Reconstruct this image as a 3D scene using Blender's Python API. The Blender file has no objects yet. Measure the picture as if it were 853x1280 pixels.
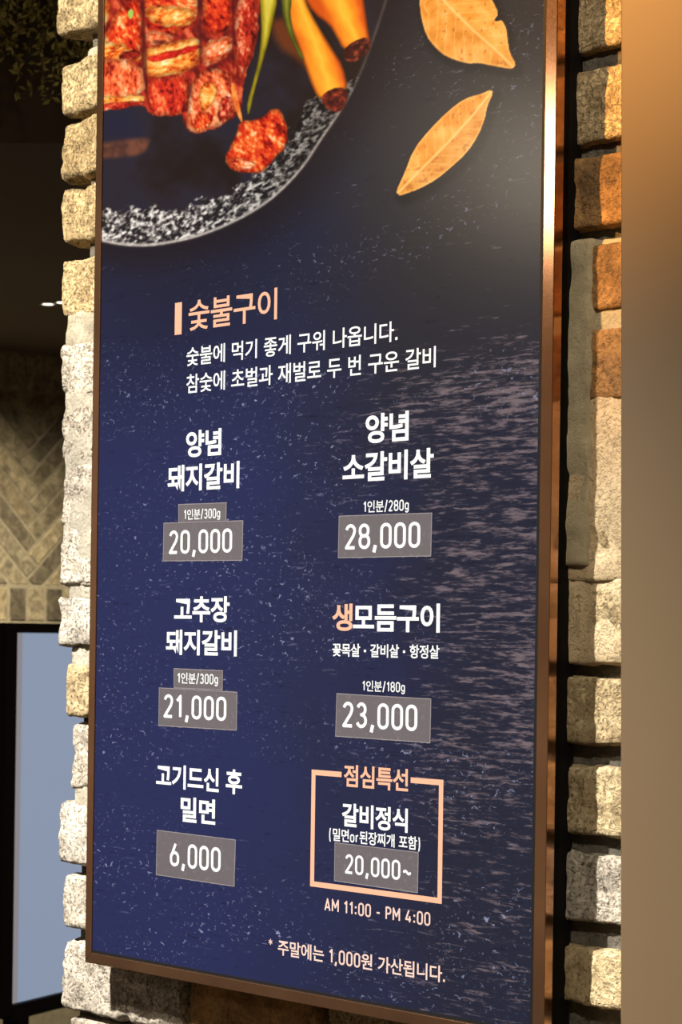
# Korean barbecue menu signboard on an antique brick pillar (units: metres)
import bpy, bmesh, math, random
import numpy as np
from mathutils import Vector, noise, Matrix

random.seed(7)
rng = np.random.default_rng(7)
S = bpy.context.scene
COL = S.collection

# ------------------------------------------------------------------ camera
PHI = math.radians(46.51185)          # angle between the sign's normal and the optical axis
ROLL = 0.0137
CAM = Vector((1.51923, -1.44110, 1.5))
F = Vector((-math.sin(PHI), math.cos(PHI), 0)); R0 = Vector((math.cos(PHI), math.sin(PHI), 0)); U0 = Vector((0, 0, 1))
Rc = math.cos(ROLL) * R0 + math.sin(ROLL) * U0
Uc = math.cos(ROLL) * U0 - math.sin(ROLL) * R0
cd = bpy.data.cameras.new('camera'); cam = bpy.data.objects.new('camera', cd); COL.objects.link(cam)
cam.matrix_world = Matrix(((Rc.x, Uc.x, -F.x, CAM.x), (Rc.y, Uc.y, -F.y, CAM.y), (Rc.z, Uc.z, -F.z, CAM.z), (0, 0, 0, 1)))
cd.lens = 78.75; cd.sensor_width = 36; cd.sensor_fit = 'AUTO'
cd.shift_y = 0.11797; cd.clip_start = 0.05; cd.clip_end = 60
cd.dof.use_dof = True; cd.dof.focus_distance = 2.1; cd.dof.aperture_fstop = 24
S.camera = cam
S.view_settings.view_transform = 'Standard'; S.view_settings.look = 'None'
S.view_settings.exposure = 0.0; S.view_settings.gamma = 1.0; S.view_settings.use_curve_mapping = False

# ------------------------------------------------------------------ world and lamps
w = bpy.data.worlds.new('world'); S.world = w; w.use_nodes = True
w.node_tree.nodes['Background'].inputs[0].default_value = (1.0, 0.72, 0.45, 1)
w.node_tree.nodes['Background'].inputs[1].default_value = 0.22

def spot(name, loc, aim, power, col, angle, blend, radius):
    d = bpy.data.lights.new(name, 'SPOT'); o = bpy.data.objects.new(name, d); COL.objects.link(o)
    d.energy = power; d.color = col; d.spot_size = math.radians(angle); d.spot_blend = blend; d.shadow_soft_size = radius
    o.location = loc
    o.rotation_euler = (Vector(aim) - Vector(loc)).to_track_quat('-Z', 'Y').to_euler()
    return o
def area(name, loc, aim, power, col, sx, sy):
    d = bpy.data.lights.new(name, 'AREA'); o = bpy.data.objects.new(name, d); COL.objects.link(o)
    d.shape = 'RECTANGLE'; d.size = sx; d.size_y = sy; d.energy = power; d.color = col
    o.location = loc
    o.rotation_euler = (Vector(aim) - Vector(loc)).to_track_quat('-Z', 'Y').to_euler()
    return o
# white ceiling downlight over the sign, warm downlight grazing the upper wall, dim dining-room glow
spot('ceiling_downlight_white', (-0.32, -1.15, 2.92), (-0.30, -0.62, 1.0), 1080, (1.0, 0.96, 0.89), 78, 0.9, 0.02)
spot('ceiling_downlight_warm', (-0.60, -1.85, 2.92), (0.24, 0.0, 2.22), 850, (1.0, 0.50, 0.14), 27, 0.9, 0.02)
spot('ceiling_downlight_right', (1.05, -1.35, 2.92), (0.28, 0.0, 1.65), 105, (1.0, 0.90, 0.74), 70, 0.8, 0.03)
spot('ceiling_downlight_left', (-0.95, -1.5, 2.92), (-0.50, 0.03, 2.16), 560, (1.0, 0.91, 0.74), 25, 0.8, 0.02)
area('dining_room_glow', (-2.04, -2.6, 2.62), (-0.3, 0.0, 1.6), 9, (1.0, 0.86, 0.66), 0.2, 0.26)
spot('back_room_downlight_lamp', (-4.05, 2.6, 2.46), (-4.22, 2.75, 0), 600, (1.0, 0.94, 0.84), 154, 1.0, 0.04)

# ------------------------------------------------------------------ helpers
def lin(r, g, b):
    f = lambda c: c / 12.92 if c <= 0.04045 else ((c + 0.055) / 1.055) ** 2.4
    return (f(r / 255), f(g / 255), f(b / 255), 1.0)

def mesh_obj(name, verts, faces, mat, parent=None, smooth=False):
    me = bpy.data.meshes.new(name); me.from_pydata(verts, [], faces); me.update()
    if mat: me.materials.append(mat)
    if smooth: me.polygons.foreach_set('use_smooth', [True] * len(me.polygons))
    o = bpy.data.objects.new(name, me); COL.objects.link(o)
    if parent: o.parent = parent
    return o

def bm_obj(name, bm, mat, parent=None, smooth=False):
    me = bpy.data.meshes.new(name); bm.to_mesh(me); bm.free()
    if mat: me.materials.append(mat)
    if smooth: me.polygons.foreach_set('use_smooth', [True] * len(me.polygons))
    o = bpy.data.objects.new(name, me); COL.objects.link(o)
    if parent: o.parent = parent
    return o

def empty(name, loc=(0, 0, 0)):
    o = bpy.data.objects.new(name, None); COL.objects.link(o); o.location = loc; o.empty_display_size = 0.05
    return o

def tag(o, label=None, cat=None, group=None, kind=None):
    if label: o['label'] = label
    if cat: o['category'] = cat
    if group: o['group'] = group
    if kind: o['kind'] = kind
    return o

def add_box(bm, x0, x1, y0, y1, z0, z1):
    vs = [bm.verts.new(p) for p in ((x0, y0, z0), (x1, y0, z0), (x1, y1, z0), (x0, y1, z0), (x0, y0, z1), (x1, y0, z1), (x1, y1, z1), (x0, y1, z1))]
    for f in ((0, 3, 2, 1), (4, 5, 6, 7), (0, 1, 5, 4), (1, 2, 6, 5), (2, 3, 7, 6), (3, 0, 4, 7)):
        bm.faces.new([vs[i] for i in f])

def prism(poly, y0, y1):
    """polygon [(x, z)...] counter-clockwise seen from -Y, extruded from y0 (front) to y1"""
    n = len(poly)
    v = [(x, y0, z) for x, z in poly] + [(x, y1, z) for x, z in poly]
    f = [tuple(range(n)), tuple(range(2 * n - 1, n - 1, -1))]
    f += [(i, i + n, (i + 1) % n + n, (i + 1) % n) for i in range(n)]
    return v, f

def bevel(o, wd, seg=2):
    m = o.modifiers.new('bevel', 'BEVEL'); m.width = wd; m.segments = seg; m.limit_method = 'ANGLE'
    return o

class NT:
    def __init__(self, name):
        self.m = bpy.data.materials.new(name); self.m.use_nodes = True
        self.t = self.m.node_tree; self.b = self.t.nodes['Principled BSDF']
    def n(self, typ, **kw):
        nd = self.t.nodes.new(typ)
        for k, v in kw.items():
            if k.startswith('i_'):
                key = k[2:]; key = int(key) if key.isdigit() else key.replace('_', ' ')
                nd.inputs[key].default_value = v
            else: setattr(nd, k, v)
        return nd
    def l(self, a, b): self.t.links.new(a, b)
    def coord(self, scale=(1, 1, 1), kind='Object', rot=(0, 0, 0)):
        tc = self.n('ShaderNodeTexCoord'); mp = self.n('ShaderNodeMapping')
        mp.inputs['Scale'].default_value = scale; mp.inputs['Rotation'].default_value = rot
        self.l(tc.outputs[kind], mp.inputs[0]); return mp.outputs[0]
    def noise(self, vec, scale, detail=4, rough=0.6, dist=0.0):
        nd = self.n('ShaderNodeTexNoise'); nd.inputs['Scale'].default_value = scale; nd.inputs['Detail'].default_value = detail
        nd.inputs['Roughness'].default_value = rough; nd.inputs['Distortion'].default_value = dist
        if vec is not None: self.l(vec, nd.inputs['Vector'])
        return nd.outputs['Fac']
    def ramp(self, fac, stops, interp='LINEAR'):
        r = self.n('ShaderNodeValToRGB'); e = r.color_ramp; e.interpolation = interp
        while len(e.elements) < len(stops): e.elements.new(0.5)
        for el, (p, c) in zip(e.elements, stops):
            el.position = p; el.color = c if len(c) == 4 else (*c, 1)
        self.l(fac, r.inputs[0]); return r.outputs[0]
    def mix(self, fac, a, b, mode='MIX'):
        nd = self.n('ShaderNodeMix'); nd.data_type = 'RGBA'; nd.blend_type = mode
        for sock, v in ((nd.inputs[0], fac), (nd.inputs[6], a), (nd.inputs[7], b)):
            if isinstance(v, (int, float)): sock.default_value = v
            elif isinstance(v, tuple): sock.default_value = v
            else: self.l(v, sock)
        return nd.outputs[2]
    def math(self, op, a, b=0.0, clamp=False):
        nd = self.n('ShaderNodeMath'); nd.operation = op; nd.use_clamp = clamp
        for sock, v in ((nd.inputs[0], a), (nd.inputs[1], b)):
            if isinstance(v, (int, float)): sock.default_value = v
            else: self.l(v, sock)
        return nd.outputs[0]
    def set(self, **kw):
        for k, v in kw.items():
            s = self.b.inputs[k.replace('_', ' ')]
            if hasattr(v, 'node'): self.l(v, s)
            else: s.default_value = v
        return self
    def bump(self, h, strength, dist):
        b = self.n('ShaderNodeBump'); b.inputs['Strength'].default_value = strength; b.inputs['Distance'].default_value = dist
        self.l(h, b.inputs['Height']); self.l(b.outputs[0], self.b.inputs['Normal'])

def simple(name, col, rough=0.5, metal=0.0, emit=None, es=0.0, spec=0.5):
    t = NT(name)
    c = t.coord(); v = t.noise(c, 60, 3)
    base = t.mix(t.math('MULTIPLY', v, 0.25), col, tuple(x * 0.75 for x in col[:3]) + (1,))
    t.set(Base_Color=base, Roughness=rough, Metallic=metal, Specular_IOR_Level=spec)
    if emit: t.set(Emission_Color=emit, Emission_Strength=es)
    return t.m

# ------------------------------------------------------------------ materials
def brick_material(name, pale, mid, dark, bump=0.9, pit=1.0, vary=0.0):
    t = NT(name)
    oi = t.n('ShaderNodeObjectInfo')
    tc = t.n('ShaderNodeTexCoord')
    add = t.n('ShaderNodeVectorMath', operation='ADD')
    off = t.n('ShaderNodeVectorMath', operation='SCALE'); off.inputs['Scale'].default_value = 37.0
    comb = t.n('ShaderNodeCombineXYZ')
    for i in range(3): t.l(oi.outputs['Random'], comb.inputs[i])
    t.l(comb.outputs[0], off.inputs[0]); t.l(tc.outputs['Object'], add.inputs[0]); t.l(off.outputs[0], add.inputs[1])
    P = add.outputs[0]
    big = t.noise(P, 28, 4, 0.65, 0.6)
    fine = t.noise(P, 170, 5, 0.75)
    pits = t.noise(P, 250, 4, 0.7, 0.4)
    col = t.ramp(big, [(0.3, dark), (0.47, mid), (0.66, pale)])
    col = t.mix(t.math('MULTIPLY', fine, 0.55), col, mid, 'MIX')
    spk = t.ramp(pits, [(0.36, (0.22, 0.20, 0.17)), (0.47, (1, 1, 1))])
    col = t.mix(pit * 0.8, col, spk, 'MULTIPLY')
    tint = t.ramp(oi.outputs['Random'], [(0.0, (0.82, 0.78, 0.72)), (0.5, (1.0, 0.97, 0.92)), (1.0, (0.95, 0.94, 0.92))])
    col = t.mix(1.0, col, tint, 'MULTIPLY')
    if vary:
        wn = t.n('ShaderNodeTexWhiteNoise', noise_dimensions='1D'); t.l(oi.outputs['Random'], wn.inputs['W'])
        col = t.mix(vary, col, t.ramp(wn.outputs['Value'], [(0.0, (0.30, 0.29, 0.28)), (0.45, (0.72, 0.70, 0.66)), (1.0, (1.15, 1.08, 0.95))]), 'MULTIPLY')
    t.set(Base_Color=col, Roughness=0.93, Specular_IOR_Level=0.2)
    h = t.math('ADD', t.math('MULTIPLY', fine, 0.5), t.math('MULTIPLY', t.ramp(pits, [(0.3, (0, 0, 0)), (0.55, (1, 1, 1))]), 0.8))
    t.bump(h, bump, 0.005)
    return t.m

M_BGREY = brick_material('brick_pale_grey', lin(222, 214, 200), lin(182, 174, 162), lin(132, 126, 118))
M_BTAN = brick_material('brick_tan', lin(214, 192, 150), lin(172, 152, 116), lin(120, 104, 78))
M_BCREAM = brick_material('brick_cream', lin(230, 212, 172), lin(194, 174, 136), lin(134, 114, 84), 0.9, 0.65)
M_BBROWN = brick_material('brick_brown', lin(182, 142, 92), lin(140, 108, 70), lin(92, 74, 54), 0.6, 0.6)
M_MORTAR = brick_material('mortar_grey', lin(168, 162, 148), lin(146, 140, 126), lin(122, 116, 104), 0.5, 0.3)
M_MORTARD = brick_material('mortar_dark', lin(112, 106, 96), lin(92, 88, 80), lin(70, 66, 60), 0.6, 0.4)
M_MCREAM = brick_material('mortar_cream', lin(220, 200, 166), lin(200, 180, 146), lin(168, 150, 120), 0.6, 0.35)
M_MOLIVE = brick_material('mortar_olive', lin(176, 166, 138), lin(160, 150, 124), lin(140, 131, 108), 0.4, 0.15)
M_BBACK = brick_material('back_wall_brick', lin(186, 172, 136), lin(140, 128, 100), lin(84, 77, 64), 0.7, 0.7, 1.0)
M_BACKMORTAR = brick_material('back_wall_mortar', lin(138, 128, 100), lin(122, 112, 88), lin(104, 95, 74), 0.4, 0.3)

t = NT('polished_bronze')
c = t.coord((1, 1, 1)); v = t.noise(c, 9, 3); v2 = t.noise(c, 420, 2)
t.set(Base_Color=t.ramp(v, [(0.3, lin(140, 102, 76)), (0.7, lin(162, 122, 92))]), Metallic=0.92,
      Roughness=t.math('ADD', t.math('MULTIPLY', v2, 0.06), 0.10))
M_BRONZE = t.m
t = NT('satin_bronze_sheet')
c = t.coord((1, 1, 1)); v = t.noise(c, 900, 3, 0.7); v2 = t.noise(c, 6, 3)
colr = t.mix(t.math('MULTIPLY', v, 0.5), lin(98, 79, 54), lin(80, 64, 43))
colr = t.mix(t.math('MULTIPLY', v2, 0.15), colr, lin(112, 92, 66))
t.set(Base_Color=colr, Metallic=0.2, Roughness=0.6)
t.bump(v, 0.08, 0.0005)
M_SHEET = t.m
M_BLACK = simple('matt_black', lin(14, 13, 14), 0.6, spec=0.15)
M_SOFFIT = simple('dark_brown_paint', lin(78, 63, 48), 0.85)
M_FLOOR = simple('dark_floor', lin(58, 46, 36), 0.6)
M_WALLDIM = simple('dim_plaster', lin(74, 62, 50), 0.9)
M_DISPLAY = simple('display_glass', lin(20, 22, 26), 0.25, 0.0, lin(146, 160, 184), 0.85)
M_DISPEDGE = simple('display_grey_margin', lin(60, 60, 62), 0.4, 0.0, lin(150, 146, 150), 0.8)
M_LED = simple('downlight_lens', lin(255, 250, 235), 0.4, 0.0, lin(255, 250, 232), 4.0)
M_CHROME = simple('downlight_ring', lin(190, 190, 186), 0.35, 0.6)
M_LEAF = simple('dry_olive_leaf', lin(196, 184, 104), 0.8)
M_STEM = simple('dry_stem', lin(84, 74, 46), 0.85)

def lit(name, col, es=1.0, base=0.06, rough=0.35):
    """backlit print colour"""
    t = NT(name); c = t.coord(); v = t.noise(c, 220, 2)
    em = t.mix(t.math('MULTIPLY', v, 0.10), col, tuple(x * 0.7 for x in col[:3]) + (1,))
    t.set(Base_Color=tuple(x * base for x in col[:3]) + (1,), Roughness=rough, Emission_Color=em, Emission_Strength=es, Specular_IOR_Level=0.3)
    return t.m
M_WHITE = lit('white_lettering', lin(252, 252, 244), 1.05)
M_ORANGE = lit('peach_lettering', lin(250, 186, 150), 1.0)
M_PALE = lit('pale_peach_lettering', lin(250, 214, 196), 1.0)
t = NT('grey_sticker_speckled')
c = t.coord(); v = t.noise(c, 160, 4, 0.7); v2 = t.noise(c, 40, 2)
em = t.mix(t.ramp(v, [(0.55, (0, 0, 0)), (0.75, (1, 1, 1))]), lin(106, 97, 100), lin(146, 132, 132))
em = t.mix(t.math('MULTIPLY', v2, 0.5), em, lin(98, 88, 90))
t.set(Base_Color=lin(34, 32, 33), Roughness=0.45, Emission_Color=em, Emission_Strength=0.85, Specular_IOR_Level=0.25)
M_STICK = t.m
M_STICKEDGE = lit('sticker_torn_edge', lin(168, 158, 158), 0.8)

# ------------------------------------------------------------------ lumpy solids (bricks, mortar)
def lump(L, H, D, seed, rad, cell=0.005, amp=0.0025, warp=0.006, ycell=0.012):
    """rough block, local x 0..L, y 0..D (front face y = 0), z 0..H"""
    nx, ny, nz = max(2, round(L / cell)), max(2, round(D / ycell)), max(2, round(H / cell))
    idx, vs, fs = {}, [], []
    def vid(i, j, k):
        key = (i, j, k)
        if key not in idx:
            idx[key] = len(vs); vs.append(Vector((L * i / nx, D * j / ny, H * k / nz)))
        return idx[key]
    for i in range(nx):
        for k in range(nz):
            fs.append((vid(i, 0, k), vid(i + 1, 0, k), vid(i + 1, 0, k + 1), vid(i, 0, k + 1)))
            fs.append((vid(i, ny, k), vid(i, ny, k + 1), vid(i + 1, ny, k + 1), vid(i + 1, ny, k)))
        for j in range(ny):
            fs.append((vid(i, j, 0), vid(i, j + 1, 0), vid(i + 1, j + 1, 0), vid(i + 1, j, 0)))
            fs.append((vid(i, j, nz), vid(i + 1, j, nz), vid(i + 1, j + 1, nz), vid(i, j + 1, nz)))
    for j in range(ny):
        for k in range(nz):
            fs.append((vid(0, j, k), vid(0, j, k + 1), vid(0, j + 1, k + 1), vid(0, j + 1, k)))
            fs.append((vid(nx, j, k), vid(nx, j + 1, k), vid(nx, j + 1, k + 1), vid(nx, j, k + 1)))
    lo = Vector((rad, rad, rad)); hi = Vector((L - rad, D - rad, H - rad))
    out = []
    so = Vector((seed * 3.17, seed * 1.31, seed * 7.7))
    for p in vs:
        q = Vector((min(max(p.x, lo.x), hi.x), min(max(p.y, lo.y), hi.y), min(max(p.z, lo.z), hi.z)))
        d = p - q
        nrm = d.normalized() if d.length > 1e-9 else Vector((0, -1, 0))
        pp = q + nrm * rad
        a = noise.noise(pp * 22 + so) * warp * 0.5 + noise.noise(pp * 70 + so) * amp + noise.noise(pp * 190 + so) * amp * 0.55
        chip = max(0.0, noise.noise(pp * 38 + so * 2.0) - 0.28) * warp * 1.6
        pp = pp + nrm * (a - chip)
        out.append(pp)
    return out, fs

def make_brick(name, parent, x0, x1, z0, z1, yf, mat, seed, rad=0.008, D=0.09, cell=0.005, amp=0.0022, warp=0.006):
    v, f = lump(x1 - x0, z1 - z0, D, seed, rad, cell, amp, warp)
    o = mesh_obj(name, v, f, mat, parent, True)
    o.location = (x0, yf, z0)
    return o

# ------------------------------------------------------------------ setting: pillar wall
WY = 0.034      # nominal brick face
def wall_slab(name, x0, x1, y0, y1, z0, z1, mat):
    bm = bmesh.new(); add_box(bm, x0, x1, y0, y1, z0, z1)
    o = bm_obj(name, bm, mat); tag(o, kind='structure'); return o
wall = wall_slab('wall_front', -0.462, 1.0, WY + 0.016, WY + 0.11, 0.0, 3.0, M_MORTARD)
tag(wall, 'antique pale brick pillar wall behind the menu signboard')

# left-hand stack: x of the ragged end, bottom, top, material, face offset
LEFT = [(-0.508, 2.155, 2.231, M_BTAN, -.004), (-0.503, 2.066, 2.126, M_BTAN, 0), (-0.502, 1.996, 2.062, M_BTAN, .001),
        (-0.500, 1.923, 1.988, M_BTAN, .002), (-0.494, 1.842, 1.907, M_BTAN, 0), (-0.4916, 1.757, 1.813, M_BGREY, 0),
        (-0.490, 1.686, 1.752, M_BGREY, .001), (-0.4885, 1.615, 1.681, M_BGREY, .001), (-0.4855, 1.549, 1.611, M_BGREY, 0),
        (-0.487, 1.481, 1.536, M_BGREY, -.002), (-0.475, 1.403, 1.462, M_BTAN, 0), (-0.468, 1.324, 1.396, M_BGREY, .003),
        (-0.482, 1.243, 1.310, M_BGREY, -.003), (-0.477, 1.171, 1.231, M_BGREY, 0), (-0.475, 1.083, 1.161, M_BGREY, 0),
        (-0.463, 1.008, 1.077, M_BGREY, .001), (-0.470, 0.933, 0.998, M_BTAN, 0)]
for i, (x0, z0, z1, m, dy) in enumerate(LEFT):
    ln = 0.205 if i % 2 == 0 else 0.135
    make_brick('brick', wall, x0, x0 + ln, z0, z1, WY + dy, m, i + 1, rad=0.011 if i < 4 else (0.004 if 5 <= i <= 9 else 0.007),
               amp=0.0026, warp=0.008 if i < 4 else 0.006, cell=0.004)
    if z1 < 1.2:      # courses that show under the sign run on
        x = x0 + ln + 0.012; k = 0
        while x < 0.45:
            make_brick('brick', wall, x, x + 0.195, z0, z1, WY + 0.003 * (k % 2), (M_BTAN, M_BCREAM, M_BBROWN)[(i + k) % 3], 60 + i * 7 + k)
            x += 0.207; k += 1
# right-hand stack
RIGHT = [(2.078, 2.140, M_BCREAM), (2.004, 2.064, M_BCREAM), (1.9245, 1.9905, M_BCREAM), (1.851, 1.9145, M_BBROWN),
         (1.7776, 1.8366, M_BBROWN), (1.701, 1.764, M_BBROWN), (1.628, 1.690, M_BCREAM), (1.554, 1.616, M_BCREAM), (1.479, 1.542, M_BCREAM),
         (1.406, 1.4661, M_BCREAM), (1.3275, 1.389, M_BCREAM), (1.2532, 1.314, M_BGREY), (1.1818, 1.2328, M_BCREAM)]
for i, (z0, z1, m) in enumerate(RIGHT):
    xa = 0.10 + (0.0 if i % 2 else 0.06)
    make_brick('brick', wall, xa, xa + 0.235, z0, z1, WY + (0.001 if 4 <= i <= 5 else 0.0032 if 6 <= i <= 8 else 0.004 + (0.0015 if i % 3 else -0.001)), m, 120 + i, rad=0.006, cell=0.004, amp=0.0016, warp=0.004)
    make_brick('brick', wall, xa + 0.247, xa + 0.45, z0, z1, WY + 0.004, m, 150 + i, rad=0.006, cell=0.007)
# mortar smeared flush between some courses
def patch(x0, x1, z0, z1, yf, seed, mat=M_MORTAR, rad=0.006):
    v, f = lump(x1 - x0, z1 - z0, 0.05, seed, rad, 0.005, 0.0014, 0.004)
    o = mesh_obj('mortar_patch', v, f, mat, wall, True); o.location = (x0, yf, z0)
patch(-0.486, -0.36, 1.806, 1.850, WY + 0.001, 301)
patch(-0.4885, -0.36, 1.545, 1.768, WY + 0.0012, 302)
patch(-0.480, -0.36, 1.528, 1.556, WY + 0.003, 303)
patch(-0.474, -0.36, 1.455, 1.488, WY + 0.004, 304)
patch(-0.464, -0.36, 1.300, 1.335, WY + 0.004, 305)
patch(-0.470, -0.36, 2.118, 2.140, WY + 0.012, 306)
patch(0.16, 0.44, 1.690, 1.842, WY + 0.0045, 307, M_MOLIVE)
patch(0.16, 0.44, 1.545, 1.712, WY + 0.0012, 308, M_MCREAM)
patch(0.16, 0.44, 1.474, 1.556, WY + 0.0035, 311, M_MCREAM)
patch(0.20, 0.2715, 1.560, 1.842, WY - 0.0018, 309, M_MOLIVE, 0.0025)  # mortar strip filling the sign's shadow band, shade partly in its olive colour

# ------------------------------------------------------------------ setting: floor, ceiling, far walls
bm = bmesh.new(); add_box(bm, -9, 6, -6, 8, -0.05, 0.0); floor = tag(bm_obj('floor', bm, M_FLOOR), kind='structure')
bm = bmesh.new(); add_box(bm, -9, 6, -6, 8, 3.0, 3.05); ceil = tag(bm_obj('ceiling', bm, M_SOFFIT), kind='structure')
# lowered soffit of the back room (its lip faces the hall)
o = empty('trim_1'); tag(o, kind='structure')
pa = CAM + F * 4.5 - R0 * 2.2; pb = CAM + F * 4.5 + R0 * 1.4
sv = [(pa.x, pa.y), (pb.x, pb.y), (pb.x, 7.5), (-8.5, 7.5), (-8.5, pa.y)]
n = len(sv)
v = [(x, y, 2.475) for x, y in sv] + [(x, y, 3.0) for x, y in sv]
f = [tuple(range(n))[::-1], tuple(range(n, 2 * n))] + [(i, (i + 1) % n, (i + 1) % n + n, i + n) for i in range(n)]
mesh_obj('soffit', v, f, M_SOFFIT, o)
o = bm_obj('wall_left', (lambda b: (add_box(b, -9.0, -8.9, -6, 8, 0, 3.0), b)[1])(bmesh.new()), M_WALLDIM); tag(o, kind='structure')

# back wall: soldier courses above and below a herringbone field, plane x = -5 facing +x
BX = -5.0
back = wall_slab('wall_back', BX - 0.12, BX, -1.0, 7.5, 0.0, 2.475, M_BACKMORTAR)
tag(back, 'far brick wall with a herringbone field between upright courses')
def clip(poly, axis, lim, keep_less):
    out = []
    for i in range(len(poly)):
        a, b = poly[i], poly[(i + 1) % len(poly)]
        ia = (a[axis] <= lim) == keep_less; ib = (b[axis] <= lim) == keep_less
        if ia: out.append(a)
        if ia != ib:
            tt = (lim - a[axis]) / (b[axis] - a[axis])
            out.append((a[0] + tt * (b[0] - a[0]), a[1] + tt * (b[1] - a[1])))
    return out
def back_brick(poly):
    if len(poly) < 3: return
    ar = 0.5 * sum(poly[i][0] * poly[(i + 1) % len(poly)][1] - poly[(i + 1) % len(poly)][0] * poly[i][1] for i in range(len(poly)))
    if abs(ar) < 0.0006: return
    if ar < 0: poly = poly[::-1]
    cy = sum(p[0] for p in poly) / len(poly); cz = sum(p[1] for p in poly) / len(poly)
    n = len(poly); dx = 0.002 + random.random() * 0.004
    v = [(dx, y - cy, z - cz) for y, z in poly] + [(-0.02, y - cy, z - cz) for y, z in poly]
    f = [tuple(range(n)), tuple(range(2 * n - 1, n - 1, -1))] + [(i, i + n, (i + 1) % n + n, (i + 1) % n) for i in range(n)]
    o = mesh_obj('brick', v, f, M_BBACK, back); o.location = (BX, cy, cz)
    bevel(o, 0.003, 1)
HB0, HB1 = 1.650, 2.334
W_, L_, G_ = 0.064, 0.310, 0.011
YC, ZC = 3.25, 1.9                     # a valley of the zig-zag
for a in range(-14, 15):
    for b in range(-8, 9):
        # herringbone on a lattice: horizontal brick at (a*W + b*?), rotated by 45 degrees
        for kind in (0, 1):
            ox = a * W_ + b * L_; oz = a * W_ - b * L_
            if kind == 0: rect = (ox, oz, ox + L_, oz + W_)
            else: rect = (ox + L_, oz - L_ + W_, ox + L_ + W_, oz + W_)
            x0, z0, x1, z1 = rect[0] + G_ / 2, rect[1] + G_ / 2, rect[2] - G_ / 2, rect[3] - G_ / 2
            pts = [(x0, z0), (x1, z0), (x1, z1), (x0, z1)]
            cs = math.sqrt(0.5)
            P = [(YC + (x - z) * cs, ZC + (x + z) * cs) for x, z in pts]
            P = [(y, z) for y, z in P]
            if max(p[0] for p in P) < 2.75 or min(p[0] for p in P) > 4.1: continue
            P = clip(P, 1, HB1 - 0.006, True); P = clip(P, 1, HB0 + 0.006, False) if P else P
            back_brick(P)
y = 2.72
while y < 4.1:
    back_brick([(y, HB1 + 0.008), (y + 0.066, HB1 + 0.008), (y + 0.066, 2.470), (y, 2.470)])
    back_brick([(y + .02, 1.528), (y + 0.086, 1.528), (y + 0.086, HB0 - 0.008), (y + .02, HB0 - 0.008)])
    y += 0.079

# ------------------------------------------------------------------ signboard
sign = empty('menu_signboard', (-0.063, WY, 1.1475))
tag(sign, 'tall backlit dark blue restaurant menu signboard with bronze frame on the brick wall', 'signboard')
SI = Matrix.Translation(-sign.location)
XL, XR, ZB, ZT = -0.3855, 0.2592, 1.1475, 2.300
FW, FWR, FB = 0.0105, 0.0130, 0.0110
def to_sign(o):
    o.parent = sign; o.matrix_parent_inverse = SI; return o
YF, YBK = -0.002, 0.009
for poly in ([(XL, ZB), (XL + FW, ZB + FB), (XL + FW, ZT - FB), (XL, ZT)],
             [(XR - FWR, ZB + FB), (XR, ZB), (XR, ZT), (XR - FWR, ZT - FB)],
             [(XL, ZB), (XR, ZB), (XR - FWR, ZB + FB), (XL + FW, ZB + FB)],
             [(XL + FW, ZT - FB), (XR - FWR, ZT - FB), (XR, ZT), (XL, ZT)]):
    v, f = prism(poly, YF, YBK)
    o = to_sign(mesh_obj('frame_bar', v, f, M_BRONZE)); bevel(o, 0.0007, 2); tag(o, 'polished bronze frame bar')
bm = bmesh.new(); add_box(bm, XL + 0.012, XR - 0.012, 0.004, WY + 0.01, ZB + 0.012, ZT - 0.012)
to_sign(bm_obj('light_box', bm, M_BLACK))
for poly in ([(XR - FWR - 0.0042, ZB + FB), (XR - FWR, ZB + FB), (XR - FWR, ZT - FB), (XR - FWR - 0.0042, ZT - FB)],
             [(XL + FW, ZB + FB), (XR - FWR - 0.0042, ZB + FB), (XR - FWR - 0.0042, ZB + FB + 0.003), (XL + FW, ZB + FB + 0.003)]):
    v, f = prism(poly, -0.0004, 0.003); to_sign(mesh_obj('black_strip', v, f, M_BLACK))  # black strip inside the right and bottom frame bars

# ---- printed panel: food photograph painted as point colours on a fine grid, slate by nodes
px0_, px1_ = XL + FW, XR - FWR
pz0_, pz1_ = ZB + FB, ZT - FB
us = np.arange(px0_, px1_, 0.00125); us = np.append(us, px1_)
vf = np.arange(1.872, pz1_, 0.0009); vs_ = np.concatenate([np.linspace(pz0_, 1.86, 6), vf, [pz1_]])
UU, VV = np.meshgrid(us, vs_)
# layout of the print: drawing coordinates (x right, y down) on the sheet
HM = np.array([[1617.35881, 38.3588, 835.5528], [-547.48507, -2799.73724, 5855.95986], [-0.725516774, 0, 2.094]])
ww = HM[2, 0] * UU + HM[2, 2]
X = (HM[0, 0] * UU + HM[0, 1] * VV + HM[0, 2]) / ww
Y = (HM[1, 0] * UU + HM[1, 1] * VV + HM[1, 2]) / ww

TAB = rng.random((256, 256))
def vnoise(x, y):
    xi = np.floor(x).astype(int); yi = np.floor(y).astype(int); fx = x - xi; fy = y - yi
    fx = fx * fx * (3 - 2 * fx); fy = fy * fy * (3 - 2 * fy)
    g = lambda a, b: TAB[a % 256, b % 256]
    return (g(xi, yi) * (1 - fx) + g(xi + 1, yi) * fx) * (1 - fy) + (g(xi, yi + 1) * (1 - fx) + g(xi + 1, yi + 1) * fx) * fy
def fbm(x, y, s, ang=0.0, stretch=1.0, o=4, seed=0):
    c, sn = math.cos(ang), math.sin(ang)
    a = (x * c + y * sn) / (s * stretch) + seed * 17.3; b = (-x * sn + y * c) / s + seed * 9.1
    r, amp, tot = 0, 1.0, 0
    for k in range(o):
        r = r + amp * vnoise(a + k * 31.7, b + k * 11.3); tot += amp; amp *= 0.55; a = a * 2.03; b = b * 2.03
    return r / tot
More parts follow.
